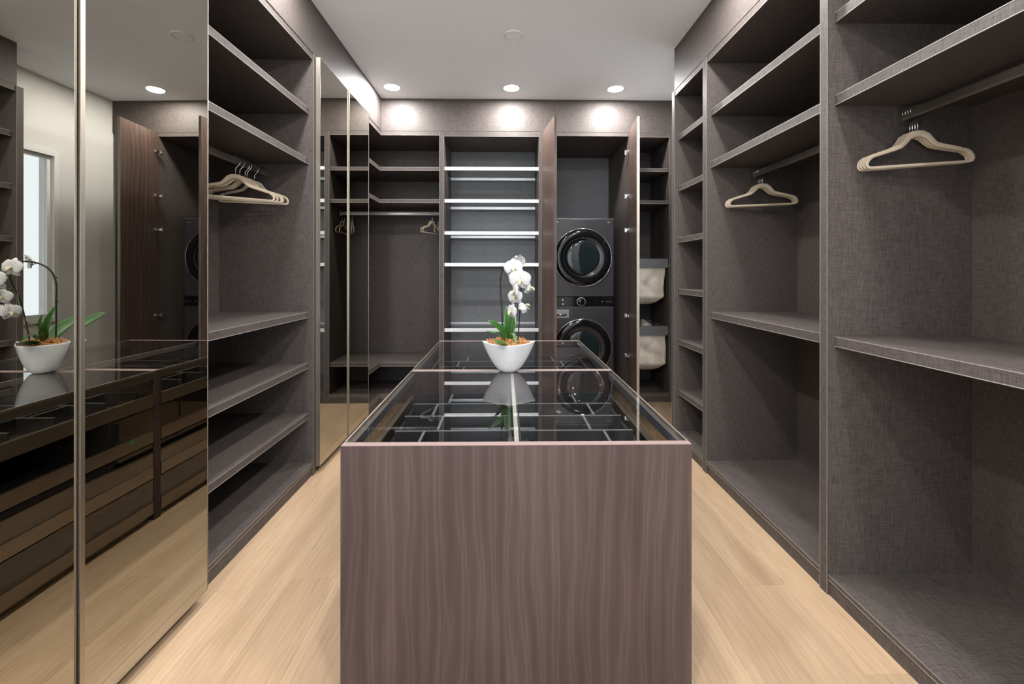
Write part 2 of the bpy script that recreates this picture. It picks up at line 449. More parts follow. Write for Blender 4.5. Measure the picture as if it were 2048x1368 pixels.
def panel(fr, t, u0, u1, z0=0.0, z1=TOP, d1=DEP+.01):
    o = fr.b(MB(), u0, u1, 0, d1, z0, z1).build('side_panel', M['linen'], t)
    vert_lines(fr, o, u0, u1, 0, z0, z1)
    return o
def shelf(fr, t, u0, u1, top, th=.040, d0=.03, d1=DEP, m='linen'):
    o = fr.b(MB(), u0, u1, d0, d1, top-th, top).build('shelf', M[m], t)
    edge_lines(fr, o, u0, u1, d0, top-th, top)
    return o
def rod(fr, t, u0, u1, d, z):
    # flattened oval rail and its end brackets
    rows = []
    for u in (u0+.008, u1-.008):
        rows.append([fr.p(u, d+.0075*max(-1, min(1, 1.6*math.cos(2*PI*k/24))), z+.020*math.sin(2*PI*k/24)) for k in range(24)])
    o = MB().grid(rows, True, True, True).build('hanging_rod', M['rod'], t)
    for ua, ub in ((u0+.0005, u0+.008), (u1-.008, u1-.0005)):
        fr.b(MB(), ua, ub, d-.023, d+.023, z-.040, z+.040).build('rod_bracket', M['champagne'], o)
    return o
def pins(fr, t, lst):
    """lst of (axis, u, d, z): small metal fittings"""
    mb = MB(); r = .0045
    for ax, u, d, z in lst:
        p = fr.p(u, d, z); P = []
        n = 8
        for k in range(n):
            a = 2*PI*k/n
            if ax == 'z': P.append((p[0]+r*math.cos(a), p[1]+r*math.sin(a), p[2]))
            elif fr.k == 'B': P.append((p[0], p[1]+r*.5*math.cos(a), p[2]+r*.5*math.sin(a)))
            else: P.append((p[0]+r*.55*math.cos(a), p[1], p[2]+r*.55*math.sin(a)))
        dv = Vector((0, 0, .0012)) if ax == 'z' else (Vector((0, -.0012, 0)) if fr.k != 'B' else Vector((.0012, 0, 0)))
        mb.grid([[tuple(Vector(q)-dv*.2) for q in P], [tuple(Vector(q)+dv) for q in P]], True, True, True, smooth=False)
    o = mb.build('shelf_fittings', M['screw'], t); o['kind'] = 'stuff'; return o

def side_unit(fr, name, label, u0, u1, shelves, rodz=None, th=.040, left_panel=True, far_panel=.04, fit=None):
    """u0..u1 clear width; far divider beyond u1, near divider before u0"""
    t = thing(name, label, 'wardrobe', fr.p((u0+u1)/2, DEP/2, 0))
    if far_panel: panel(fr, t, u1, u1+far_panel)
    if left_panel: panel(fr, t, u0-.022, u0)
    a, b = u0+.0006, u1-.0006
    fr.b(MB(), a, b, DEP, DEP+.01, .0, TOP).build('back_panel', M['linen'], t)
    o = fr.b(MB(), a, b, 0.004, DEP-.001, OPEN, TOP).build('top_panel', M['linen'], t)
    edge_lines(fr, o, a, b, .004, OPEN, TOP)
    o = fr.b(MB(), a, b, .004, DEP-.001, .060, .082).build('deck', M['linen'], t)
    edge_lines(fr, o, a, b, .004, .060, .082)
    fr.b(MB(), a, b, .008, .026, 0, .0595).build('plinth', M['linen'], t)
    for s in shelves: shelf(fr, t, a, b, s, th)
    if rodz: rod(fr, t, a, b, .308, rodz)
    if fit: pins(fr, t, fit)
    return t
R, Lf, B = Frame('R'), Frame('L'), Frame('B')

fitR = [('z', 1.752-.045, .06+.17*i, .0822) for i in range(3)] + [('z', 1.70, .27, 1.0552)]
fitR += [('y', 1.7515, d, z) for z in (1.60, .72, .40) for d in (.075, .46)]
side_unit(R, 'open_wardrobe', 'open grey linen wardrobe bay at the right front, nearest the camera',
          .74, 1.752, [2.372, 2.035, 1.053], 1.95, .042, True, .042, fitR)
fitR2 = [('z', 2.818-.045, .06+.17*i, .0822) for i in range(3)] + [('z', 2.76, .27, 1.0552)]
fitR2 += [('y', 2.8175, d, z) for z in (1.60, .72, .40) for d in (.075, .46)]
side_unit(R, 'open_wardrobe', 'open grey linen wardrobe bay on the right between the nearest bay and the narrow shelves',
          1.7946, 2.818, [2.374, 2.035, 1.055], 1.95, .042, False, .050, fitR2)
fitR3 = [('y', 3.3535, d, .16+.032*k) for k in range(0, 75, 3) for d in (.075,)]
nt_ = side_unit(R, 'narrow_shelf_unit', 'narrow grey linen shelf tower at the far end of the right wall',
          2.8686, 3.354, [2.375, 1.978, 1.581, 1.185, .796, .406], None, .040, False, .048, fitR3)
side_unit(Lf, 'open_wardrobe', 'open grey linen wardrobe bay on the left wall between the two mirrored wardrobes',
          1.80, 2.825, [2.368, 2.044, 1.056, .729, .405], 1.95, .039, True, .032,
          [('z', 2.78, .10, .0822), ('z', 2.70, .32, 1.0582)])

# mirrored wardrobes: closed carcass behind coplanar mirror doors
def mirror_wardrobe(label, y0, y1, doors, xm, zb=.048):
    """doors: (near y, far y, has handle bar on the near edge, how far it stands ajar)"""
    t = thing('mirrored_wardrobe', label, 'wardrobe', (XL-.3, (y0+y1)/2, 0))
    bx('carcass', M['linen'], t, XL-DEP, XL-.0005, y0, y1, .062, TOP)
    bx('plinth', M['linen'], t, XL-DEP, XL-.012, y0, y1, 0, .0615)
    for a, b, hdl, slope in doors:
        c = (a+b)/2
        d = MB().box(XL+.006, xm-.005, a+.0015, b-.0015, zb, 2.710).build('mirror_door', M['champagne'], t)
        MB().box(xm-.0045, xm, a+.0045, b-.0045, zb+.003, 2.707).build('mirror_pane', M['mirror'], d)
        mb = MB(); mb.box(xm-.0048, xm+.0012, b-.004, b-.0015, zb, 2.710).box(xm-.0048, xm+.0012, a+.0045, b-.004, zb, zb+.0028).box(xm-.0048, xm+.0012, a+.0045, b-.004, 2.7072, 2.710)
        mb.box(xm-.0048, xm+.0012, a+.0015, a+.004, zb, 2.710)
        mb.build('thin_frame', M['champagne'], d)
        if hdl:
            hp = hdl
            mb = MB(); mb.box(xm+.0013, xm+hp, a+.0020, a+.0120, zb, 2.710).box(xm+hp, xm+hp+.0013, a+.0005, a+.0135, zb, 2.710)
            mb.box(xm+.0013, xm+.0028, a+.0121, a+.0150, zb, 2.710)
            mb.build('handle_profile', M['champagne'], d)
        if slope:                               # turn the whole door about its own centre line
            ctr = Vector((xm, c, 0)) - t.location
            Rm = Matrix.Translation(ctr) @ Matrix.Rotation(-slope, 4, 'Z') @ Matrix.Translation(-ctr)
            d.matrix_local = Rm @ d.matrix_local
    return t
mirror_wardrobe('tall wardrobe with bronze mirror doors at the left front, reflecting island and orchid', .198, 1.777,
                [(.200, .712, False, 0), (.713, 1.229, False, 0), (1.231, 1.758, .0130, .021)], -1.190)
mirror_wardrobe('tall wardrobe with a pair of mirror doors at the far left', 2.858, 3.868,
                [(2.850, 3.355, False, 0), (3.358, 3.868, .0065, 0)], -1.203)

# corner wardrobe: L-shaped shelves
cx = -.656
t = thing('corner_wardrobe', 'dark open corner wardrobe with L-shaped shelves and a low bench in the back left corner', 'wardrobe', (-1.3, 4.6, 0))
o = bx('side_panel', M['linen'], t, cx, -.609, YB, 4.945, 0, TOP); vert_lines(B, o, cx, -.609, 0, 0, TOP)
bx('side_panel', M['linen'], t, XL-DEP, XL, 3.870, 3.888, 0, TOP)
bx('back_panel', M['linen'], t, XL-DEP, cx-.0005, 4.940, 4.95, 0, TOP)
bx('back_panel', M['linen'], t, XL-DEP-.01, XL-DEP-.0005, 3.87, 4.95, 0, TOP)
def Lpoly(ins):
    return [(cx-.0006, YB+ins), (cx-.0006, 4.939), (XL-DEP+.0005, 4.939), (XL-DEP+.0005, 3.8885), (XL-ins, 3.8885), (XL-ins, YB+ins)]
def Lshelf(name, top, th, ins):
    o = MB().prism(Lpoly(ins), top-th, top).build(name, M['linen'], t)
    mb = MB(); h = .003
    for z in (top-th, top-h):
        mb.box(XL-ins+.0007, cx-.0006, YB+ins-.0007, YB+ins-.00002, z, z+h)
        mb.box(XL-ins+.00002, XL-ins+.0007, 3.8885, YB+ins-.0008, z, z+h)
    mb.build('edge_trim', M['trimline'], o); return o
Lshelf('top_panel', TOP, .04, .004)
for z in (2.366, 2.041): Lshelf('shelf', z, .036, .02)
o = Lshelf('shelf', .403, .041, .02); lab(o, 'low bench shelf')
Lshelf('deck', .084, .024, .004)
mb = MB(); mb.box(XL-.026, cx-.001, YB+.008, YB+.026, 0, .0595).box(XL-.026, XL-.008, 3.8885, YB+.0078, 0, .0595); mb.build('plinth', M['linen'], t)
rd = MB(); rows = []
RYB, RZB = 4.66, 1.935
for x in (XL-DEP+.01, cx-.009): rows.append([(x, RYB+.008*math.cos(2*PI*k/16), RZB+.018*math.sin(2*PI*k/16)) for k in range(16)])
o = rd.grid(rows, True, True, True).build('hanging_rod', M['alu'], t)
bx('rod_bracket', M['champagne'], o, cx-.009, cx-.001, RYB-.016, RYB+.016, RZB-.028, RZB+.034)
bx('rod_bracket', M['champagne'], o, XL-DEP+.001, XL-DEP+.01, RYB-.016, RYB+.016, RZB-.028, RZB+.034)
pins(B, t, [('z', cx-.03, .25, 2.0415)])

# lit shelving with pale metal fronts and smoked glass
MX0, MX1 = -.6085, .342
t = thing('shelving_unit', 'open shelving with bright aluminium shelf fronts and glass shelves, behind the orchid', 'shelves', ((MX0+MX1)/2, 4.65, 0))
o = bx('side_panel', M['linen'], t, MX1, .3675, YB, 4.945, 0, TOP); vert_lines(B, o, MX1, .3675, 0, 0, TOP)
bx('back_panel', M['linen_daylight_tint'], t, MX0+.0005, MX1-.0005, 4.94, 4.95, 0, TOP)
o = bx('top_panel', M['linen'], t, MX0+.0005, MX1-.0005, YB+.004, 4.9395, OPEN-.008, TOP); edge_lines(B, o, MX0+.0005, MX1-.0005, .004, OPEN-.008, TOP)
bx('deck', M['linen'], t, MX0+.0005, MX1-.0005, YB+.004, 4.9395, .06, .083)
bx('plinth', M['linen'], t, MX0+.0005, MX1-.0005, YB+.008, YB+.026, 0, .0595)
for k, z in enumerate((2.371, 2.045, 1.722, 1.404, .745)):
    a, b = MX0+.002, MX1-.002
    s = bx('shelf', M['shelfglass'], t, a+.001, b-.001, YB+.0485, 4.888, z-.016, z-.006); lab(s, 'smoked glass shelf')
    bx('front_profile', M['alu'], s, a, b, YB+.02, YB+.048, z-.034, z-.001)
    bx('rear_profile', M['alu'], s, a, b, 4.8885, 4.935, z-.030, z-.002)

# laundry cupboard
NX0, NX1, NYB = .3675, 1.262, 5.215
t = thing('laundry_cupboard', 'tall open cupboard with two wide-open doors around the stacked washer', 'cabinet', ((NX0+NX1)/2, 4.75, 0))
bx('side_panel', M['linen'], t, NX0+.0005, NX0+.018, YB+.002, NYB, 0, OPEN)
bx('side_panel', M['linen'], t, NX1-.014, NX1, YB+.002, NYB, 0, OPEN)
bx('back_panel', M['linen_daylight_tint'], t, NX0+.018, NX1-.014, NYB, NYB+.01, 0, OPEN)
o = bx('top_panel', M['linen'], t, NX0+.0005, NX1, YB+.002, NYB, OPEN+.001, TOP)
# doors swung open a little past square
def cup_door(hx, fx, side, label):
    """hinge x, free-end x; side -1: outer face to the left"""
    y0, y1 = 3.876, 4.352; th = .022
    d = Vector((fx-hx, y0-y1, 0)); L = d.length; ang = math.atan2(d.y, d.x)
    o = D.objects.new('door', None)
    # door panel in its own frame: x from hinge to free edge, y thickness
    mb = MB(); mb.box(0, L, -th/2+.002, th/2, 0, 2.655)
    o = mb.build('door', M['doorwood'], None); o.parent = t
    o.location = Vector((hx, y1, .055)) - t.location; o.rotation_euler = (0, 0, ang)
    sgn = -1 if side < 0 else 1
    f = MB(); 
    if side < 0: f.box(.001, L-.001, -th/2, -th/2+.0018, .001, 2.654)
    else: f.box(.001, L-.001, th/2+.0002, th/2+.0018, .001, 2.654)
    c = f.build('outer_veneer', M['doorwood'], o, world=False)
    f = MB().box(L+.0002, L+.0022, -th/2, th/2+.0015, 0, 2.655)
    f.build('edge_strip', M['doorwood'] if side < 0 else M['champagne'], o, world=False)
    inner = 1 if side < 0 else -1
    for z in (2.46, 2.02, 1.68, .82, .42):
        h = MB(); yy = inner*th/2 + (.0003 if side < 0 else .0018)
        yb = yy if side < 0 else -th/2+.0018
        h.lathe((.045, yb, z), 'y', [(.017, 0), (.017, inner*.006), (.012, inner*.009)], 20, True)
        h.box(-.004, .055, yb+inner*.009, yb+inner*.020, z-.008, z+.008)
        h.box(-.012, .0, yb+inner*.014, yb+inner*.034, z-.022, z+.022)
        h.build('hinge', M['chrome'], o, world=False)
    return o
cup_door(.3830, .4510, -1, None)
cup_door(1.2480, 1.1930, 1, None)

# hamper cupboard, right end of the back wall
HX0, HX1 = 1.313, 1.662
t = thing('hamper_cupboard', 'narrow open cupboard holding two pull-out laundry bags, far right of the back wall', 'cabinet', (1.48, 4.65, 0))
o = bx('side_panel', M['linen'], t, NX1+.0005, HX0, YB, 4.945, 0, TOP); vert_lines(B, o, NX1+.0005, HX0, 0, 0, TOP)
o = bx('side_panel', M['linen'], t, HX1, 1.70, YB, 4.945, 0, TOP); vert_lines(B, o, HX1, 1.70, 0, 0, TOP)
bx('back_panel', M['linen'], t, HX0+.0005, HX1-.0005, 4.94, 4.95, 0, TOP)
o = bx('top_panel', M['linen'], t, HX0+.0005, HX1-.0005, YB+.004, 4.9395, OPEN-.006, TOP); edge_lines(B, o, HX0+.0005, HX1-.0005, .004, OPEN-.006, TOP)
o = bx('deck', M['linen'], t, HX0+.0005, HX1-.0005, YB+.004, 4.9395, .062, .085); edge_lines(B, o, HX0+.0005, HX1-.0005, .004, .062, .085)
bx('plinth', M['linen'], t, HX0+.0005, HX1-.0005, YB+.008, YB+.026, 0, .0615)
for z in (2.365, 2.038):
    shelf(B, t, HX0+.0006, HX1-.0006, z, .034, .02, .574)
for z in (1.27, .60):
    for xa, xb in ((HX0+.0006, HX0+.0046), (HX1-.0046, HX1-.0006)):
        bx('runner', M['alu'], t, xa, xb, YB+.03, 4.90, z+.10, z+.125)

# pull-out canvas hampers
def hamper(ztop, drop, label, seed, lean):
    x0, x1, y0, y1 = HX0+.006, HX1-.006, YB+.022, 4.90
    t = thing('laundry_hamper', label, 'laundry bag', ((x0+x1)/2, (y0+y1)/2, ztop-drop-.09), group='canvas laundry bags in the right cupboard')
    bx('front_rail', M['hamperframe'], t, x0, x1, y0, y0+.018, ztop-.093, ztop)
    bx('back_rail', M['hamperframe'], t, x0, x1, y1-.018, y1, ztop-.070, ztop+.010)
    for xa in (x0, x1-.014): bx('side_rail', M['hamperframe'], t, xa, xa+.014, y0+.0185, y1-.0185, ztop-.06, ztop-.005)
    mb = MB(); rows = []
    bx0, bx1, by0, by1 = x0+.020, x1-.020, y0+.022, y1-.06
    nseg = 14; nz = 26
    def ring(z, f, sl):
        pts = []
        cxm = (bx0+bx1)/2
        per = [(bx0+(bx1-bx0)*i/nseg, by0, 0) for i in range(nseg)] + [(bx1, by0+(by1-by0)*i/nseg, 1) for i in range(nseg)] + \
              [(bx1-(bx1-bx0)*i/nseg, by1, 2) for i in range(nseg)] + [(bx0, by1-(by1-by0)*i/nseg, 3) for i in range(nseg)]
        for (x, y, s) in per:
            k = f
            X = cxm + (x-cxm)*(1+.03*math.sin(5*k+seed)) + sl*k
            Y = y
            zz = z
            n = noise.noise(Vector((x*9, y*5, z*8+seed)))
            cr = abs(math.sin((x-bx0)*11 + (z-ztop)*14 + seed))**3
            cr2 = abs(math.sin((x-bx0)*-13 + (z-ztop)*9 + seed*2))**4
            amp = math.sin(PI*min(1, max(0, k)))*.9 + .1
            if s == 0: Y += (-.022*n + .026*cr*amp + .022*cr2*amp)*min(1, .2+k*1.6) - .004
            elif s == 2: Y += .02*n
            else: X += (.012*n)*(1 if s == 1 else -1)
            pts.append((X, Y, zz))
        return pts
    for i in range(nz+1):
        k = i/nz; rows.append(ring(ztop-.05-k*(drop), k, lean))
    last = rows[-1]; c = Vector(((bx0+bx1)/2 + lean - .02, (by0+by1)/2 - .06, ztop-.05-drop-.085))
    for k in (.12, .35, .62, .85, .97):
        rows.append([tuple(Vector(p).lerp(c, k) - Vector((0, 0, .03*math.sin(PI*k)))) for p in last])
    mb.grid(rows, True, False, True).build('bag', M['canvas'], t)
    return t
hamper(1.449, .335, 'canvas laundry bag hanging from the upper pull-out frame', 1.3, -.012)
h2 = hamper(.764, .335, 'canvas laundry bag hanging from the lower pull-out frame, a fold showing over its rail', 4.1, .006)
mb = MB(); rows = []
for i in range(9):
    u = i/8; z = .700+.095*(1-.55*u)+.008*math.sin(9*u)
    rows.append([(1.50+.12*u, 4.78-.05*math.sin(3*u), .70), (1.50+.12*u, 4.77-.05*math.sin(3*u), .70+(z-.70)*.6), (1.505+.12*u, 4.77-.04*math.sin(4*u), z), (1.505+.12*u, 4.80, z-.01), (1.505+.12*u, 4.81, .70)])
mb.grid(rows, False).build('bag_hem', M['canvas'], h2)

# ------------------------------------------------------------------ stacked washer and dryer
wx, wy0, wy1 = .818, 4.575, 5.16
ww = .335
t = thing('laundry_tower', 'black stacked washer and dryer with two round glass doors inside the laundry cupboard', 'washing machine', (wx, (wy0+wy1)/2, 0))
def rbox(x0, x1, y0, y1, z0, z1, r, name, m, parent):
    mb = MB(); rows = []
    def rr(yy, ins):
        pts = []
        X0, X1, Z0, Z1 = x0+ins, x1-ins, z0+ins, z1-ins
        q = max(r-ins, .001)
        for cxx, czz, a0 in ((X1-q, Z1-q, 0), (X0+q, Z1-q, PI/2), (X0+q, Z0+q, PI), (X1-q, Z0+q, 1.5*PI)):
            for k in range(5):
                a = a0 + PI/2*k/4; pts.append((cxx+q*math.cos(a), yy, czz+q*math.sin(a)))
        return pts
    rows = [rr(y0, r*.6), rr(y0+r*.25, r*.2), rr(y0+r*.8, 0), rr(y1, 0)]
    return mb.grid(rows, True, True, True, smooth=False).build(name, m, parent)
rbox(wx-ww, wx+ww, wy0, wy1, 1.052, 1.872, .012, 'dryer_body', M['washer'], t)
rbox(wx-ww, wx+ww, wy0, wy1, .03, .948, .012, 'washer_body', M['washer'], t)
rbox(wx-ww, wx+ww, wy0+.004, wy1, .9485, 1.0515, .006, 'control_panel', M['gloss'], t)
MB().box(wx-ww+.005, wx+ww-.005, wy0-.002, wy0+.02, 1.8722, 1.8768).build('top_edge', M['steelgrey'], t)
for sx in (-1, 1):
    for yy in (wy0+.06, wy1-.06): MB().lathe((wx+sx*(ww-.06), yy, 0), 'z', [(.022, 0), (.022, .012), (.014, .014), (.014, .0298)], 16, True).build('foot', M['gloss'], t)
def washer_door(zc, glass_m, name):
    c = (wx, wy0, zc)
    d = MB().lathe(c, 'y', [(.303, -.0005), (.303, -.024), (.300, -.0275), (.255, -.031), (.215, -.0305), (.190, -.024), (.178, -.022)], 72, True).build(name, M['gloss'], t)
    # chrome rim
    pr = [(.3030+.0028*math.cos(a), -.022+.004*math.sin(a)) for a in [2*PI*k/8 for k in range(9)]]
    MB().lathe(c, 'y', pr, 72, False).build('rim', M['chrome'], d)
    MB().lathe(c, 'y', [(.178, -.0225), (.174, -.0245), (.15, -.028), (.11, -.031), (.06, -.0325), (.004, -.033)], 64, True).build('window', glass_m, d)
    MB().lathe(c, 'y', [(.206, -.0306), (.205, -.0325), (.203, -.0327), (.201, -.0300)], 64, False).build('inner_ring', M['washer'], d)
    return d
washer_door(1.465, M['doorglass'], 'dryer_door'); washer_door(.515, M['doorglass'], 'washer_door')
pr = [(.043+.0022*math.cos(a), -.004+.003*math.sin(a)) for a in [2*PI*k/8 for k in range(9)]]
MB().lathe((wx-.012, wy0+.004, 1.0), 'y', [(.041, -.0002), (.041, -.012), (.037, -.016), (.004, -.016)], 40, True).build('dial', M['gloss'], t)
MB().lathe((wx-.012, wy0+.004, 1.0), 'y', pr, 40, False).build('dial_ring', M['alu'], t)
for dz in (.022, -.022):
    mb = MB(); mb.lathe((wx-.205, wy0+.0035, 1.0+dz), 'y', [(.007, 0), (.007, -.0012)], 12, True); mb.box(wx-.213, wx-.197, wy0+.0023, wy0+.0035, 1.0+dz-.013, 1.0+dz-.008)
    mb.build('indicator', M['icon'], t)
mb = MB()
for x, wd in ((.20, .022), (.255, .010), (.272, .010), (.296, .014)): mb.box(wx+x, wx+x+wd, wy0+.0028, wy0+.0036, .997, 1.003)
mb.build('printed_marks', M['steelgrey'], t)
MB().box(wx+.262, wx+.295, wy0-.0004, wy0, 1.836, 1.843).box(wx+.266, wx+.291, wy0-.0004, wy0, 1.831, 1.834).build('small_badge', M['steelgrey'], t)
MB().lathe((wx-.265, wy0, 1.84), 'y', [(.006, 0), (.006, -.001)], 12, True).build('round_badge', M['icon'], t)
dd = rbox(wx-.300, wx-.140, wy0-.006, wy0-.0005, .828, .918, .004, 'detergent_drawer', M['steelgrey'], t)
bx('handle_recess', M['gloss'], dd, wx-.30+.012, wx-.168, wy0-.0075, wy0-.0062, .846, .870)
MB().tube([(wx-.286, wy0-.012, .864), (wx-.18, wy0-.012, .864)], .004, 8).build('handle', M['chrome'], dd)

# ------------------------------------------------------------------ island cabinets
IX0, IX1 = -.494, .571
IH = .79
def island(label, y0, y1, near):
    """y0..y1 clear length between end panels"""
    t = thing('island_cabinet', label, 'island', ((IX0+IX1)/2, (y0+y1)/2, 0))
    if near:
        p = bx('end_panel', M['walnut'], t, IX0, IX1, y0-.027, y0, 0, IH-.0015)
        bx('edge_band', M['islandedge'], p, IX0, IX1, y0-.027, y0, IH-.0014, IH)
        p = bx('end_panel', M['walnut'], t, IX0, IX1, y1, y1+.040, 0, IH-.0015)
        bx('edge_band', M['islandedge'], p, IX0, IX1, y1+.0035, y1+.040, IH-.0014, IH)
        bx('edge_line', M['champagne'], p, IX0, IX1, y1, y1+.0034, IH-.0014, IH+.0003)
    else:
        p = bx('end_panel', M['walnut'], t, IX0, IX1, y1, y1+.027, 0, IH-.0015)
        bx('edge_band', M['islandedge'], p, IX0, IX1, y1, y1+.027, IH-.0014, IH)
    a, b = y0+.0008, y1-.0008
    # metal top frame
    for sx, xe in ((-1, IX0), (1, IX1)):
        o = bx('top_rail', M['bronze'], t, xe, xe-sx*.022, a, b, IH-.042, IH-.010)
        bx('metal_edge', M['champagne'], o, xe, xe-sx*.005, a, b, IH-.0098, IH+.0005)
        o2 = bx('rail_lining', M['steelgrey'], o, xe-sx*.0222, xe-sx*.024, a, b, IH-.042, IH-.010)
    g = bx('glass_top', M['topglass'], t, IX0+.0054, IX1-.0054, a, b, IH-.0085, IH-.0005)
    xc = (IX0+IX1)/2
    bx('centre_rail', M['cream'], t, xc-.007, xc+.007, a, b, IH-.035, IH-.0095)
    bx('base', M['bronze'], t, IX0+.03, IX1-.03, a, b, 0, .030)
    bx('spine_panel', M['tray'], t, xc-.008, xc+.008, a, b, .031, .60)
    # four drawers on each long side
    for sx in (-1, 1):
        xe = IX0 if sx < 0 else IX1
        for k in range(4):
            zb = .036 + .1885*k; zt = zb + .183
            if k == 3: zt = IH-.045
            d = bx('drawer', M['bronze'], t, xe, xe-sx*.020, a+.004, b-.004, zb, zb+.062)   # lower metal bar of the drawer front
            bx('drawer_glass', M['drawerglass'], d, xe-sx*.004, xe-sx*.010, a+.004, b-.004, zb+.0622, zt-.002)
            # box behind the glass
            xi0 = xe-sx*.045; xi1 = xc-sx*.012 if False else (xc+sx*.012)
            ya, yb = a+.035, b-.035
            tr = MB(); h = .11 if k < 3 else .085
            x_lo, x_hi = sorted((xi0, xi1))
            tr.box(x_lo, x_hi, ya, yb, zb+.006, zb+.014)
            tr.box(x_lo, x_lo+.012, ya, yb, zb+.0141, zb+h*.55 if (sx < 0) else zb+h)
            tr.box(x_hi-.012, x_hi, ya, yb, zb+.0141, zb+h if (sx < 0) else zb+h*.55)
            tr.box(x_lo+.0121, x_hi-.0121, ya, ya+.012, zb+.0141, zb+h)
            tr.box(x_lo+.0121, x_hi-.0121, yb-.012, yb, zb+.0141, zb+h)
            tr.build('tray', M['tray'], d)
            if k == 3:
                n = 5; zt2 = zb+h-.004
                mb = MB(); mt = MB()
                for i in range(1, n):
                    yy = ya + (yb-ya)*i/n
                    mb.box(x_lo+.013, x_hi-.013, yy-.004, yy+.004, zb+.0145, zt2-.003)
                    mt.box(x_lo+.013, x_hi-.013, yy-.005, yy+.005, zt2-.0029, zt2)
                xm = x_lo + (x_hi-x_lo)*(.62 if sx > 0 else .38)
                for i in range(n):
                    y_a, y_b = ya+(yb-ya)*i/n+.012, ya+(yb-ya)*(i+1)/n-.006
                    xx = xm + (.05 if i % 2 else 0)*sx
                    mb.box(xx-.004, xx+.004, y_a, y_b, zb+.0145, zt2-.003); mt.box(xx-.005, xx+.005, y_a, y_b, zt2-.0029, zt2)
                mb.build('divider_grid', M['tray'], d); mt.build('divider_edges', M['traytop'], d)
    return t
ni = island('near island cabinet with brown-purple wood end panel and glass top, closest to the camera', 1.345, 2.302, True)
island('far island cabinet with glass top behind the orchid pot', 2.3425, 3.290, False)

dr = [c for c in ni.children if c.name.startswith('drawer')][2]
bx('sticker', simple('green_sticker', (.02, .30, .06), .5), dr, IX0-.0012, IX0-.0001, 2.165, 2.183, .453, .473)
# ------------------------------------------------------------------ hangers
def hanger_mesh():
    K = .965
    half = [(0, -.088, .012), (.018, -.090, .0125), (.036, -.100, .012), (.052, -.119, .010), (.068, -.134, .0085), (.09, -.142, .008),
            (.13, -.152, .0075), (.160, -.160, .0072), (.164, -.163, .0055), (.170, -.162, .0060), (.182, -.167, .0072), (.195, -.176, .0072), (.2025, -.188, .0065),
            (.2045, -.199, .006), (.199, -.208, .0055), (.188, -.211, .005), (.12, -.211, .005), (.05, -.211, .005)]
    half = [(x*K, z, w_) for x, z, w_ in half]
    full = half + [(0, -.211, .005)] + [(-x, z, w_) for x, z, w_ in reversed(half[1:])]
    n = len(full); outer, inner = [], []
    for i, (x, z, w_) in enumerate(full):
        px, pz, _ = full[i-1]; qx, qz, _ = full[(i+1) % n]
        tx, tz = qx-px, qz-pz; l = math.hypot(tx, tz); nx, nz = -tz/l, tx/l     # loop runs clockwise: this is outwards
        outer.append((x+nx*w_, z+nz*w_)); inner.append((x-nx*w_, z-nz*w_))
    th = .0026
    rows = [[(x, -th*.6, z) for x, z in outer], [(x, th*.6, z) for x, z in outer], [(x, th, z) for x, z in [((a[0]*.8+b[0]*.2), (a[1]*.8+b[1]*.2)) for a, b in zip(outer, inner)]],
            [(x, th, z) for x, z in [((a[0]*.2+b[0]*.8), (a[1]*.2+b[1]*.8)) for a, b in zip(outer, inner)]],
            [(x, th*.6, z) for x, z in inner], [(x, -th*.6, z) for x, z in inner],
            [(x, -th, z) for x, z in [((a[0]*.2+b[0]*.8), (a[1]*.2+b[1]*.8)) for a, b in zip(outer, inner)]],
            [(x, -th, z) for x, z in [((a[0]*.8+b[0]*.2), (a[1]*.8+b[1]*.2)) for a, b in zip(outer, inner)]]]
    rows.append(rows[0])
    mb = MB(); mb.grid(rows, True); return mb
hook_pts = [(-.021, 0, -.006), (-.0235, 0, .006), (-.020, 0, .018), (-.010, 0, .0245), (0, 0, .0260), (.011, 0, .0245), (.020, 0, .018), (.0235, 0, .005), (.021, 0, -.010), (.013, 0, -.027), (.003, 0, -.038), (0, 0, -.050), (0, 0, -.083)]
base_hanger = None
def hanger(x, y, z, yaw, roll, label, group):
    global base_hanger
    if base_hanger is None:
        t = thing('hanger', label, 'hanger', (x, y, z), group=group)
        hanger_mesh().build('hanger_body', M['velvet'], t, world=False)
        MB().tube(hook_pts, .0019, 8).build('hook', M['chrome'], t, world=False)
        base_hanger = t
    else:
        t = base_hanger.copy(); COL.objects.link(t)
        for ch in list(base_hanger.children):
            c = ch.copy(); COL.objects.link(c); c.parent = t
        t['label'] = label; t['group'] = group
    t.location = (x, y, z); t.rotation_euler = (0, math.radians(-roll), math.radians(yaw))
    return t
ords = ['first', 'second', 'third', 'fourth', 'fifth']
rodz = 1.95
for i in range(4):
    hanger(1.623, 1.688+i*.011, rodz-.0005, -6-1.0*(i-1), 3.2, 'beige velvet hanger in the nearest right bay, %s from the front of its bunch' % ords[i], 'hangers in the nearest right bay')
for i in range(4):
    hanger(1.623, 2.716+i*.015, rodz-.0005, -11-0.5*(i-1), 1.2, 'beige velvet hanger in the middle right bay, %s from the front of its bunch' % ords[i], 'hangers in the middle right bay')
for i, (yy, yw) in enumerate(((2.52, 27), (2.560, 25), (2.612, 17), (2.632, 15), (2.708, 8))):
    hanger(XL-.308, yy, rodz-.0005, yw, -1.2, 'beige velvet hanger in the open left bay, %s from the camera' % ords[i], 'hangers in the open left bay')
for i, (xx, yw) in enumerate(((-.785, 67), (-.770, 69), (-.700, 84), (-.676, 88))):
    hanger(xx, RYB, RZB, yw, 0, ('pale hanger angled on the back corner rod, leftmost of four', 'pale hanger on the back corner rod, second from the left of four',
           'pale hanger on the back corner rod, partly hidden by the divider, third from the left', 'pale hanger on the back corner rod, closest to the divider')[i], 'hangers on the back corner rod')

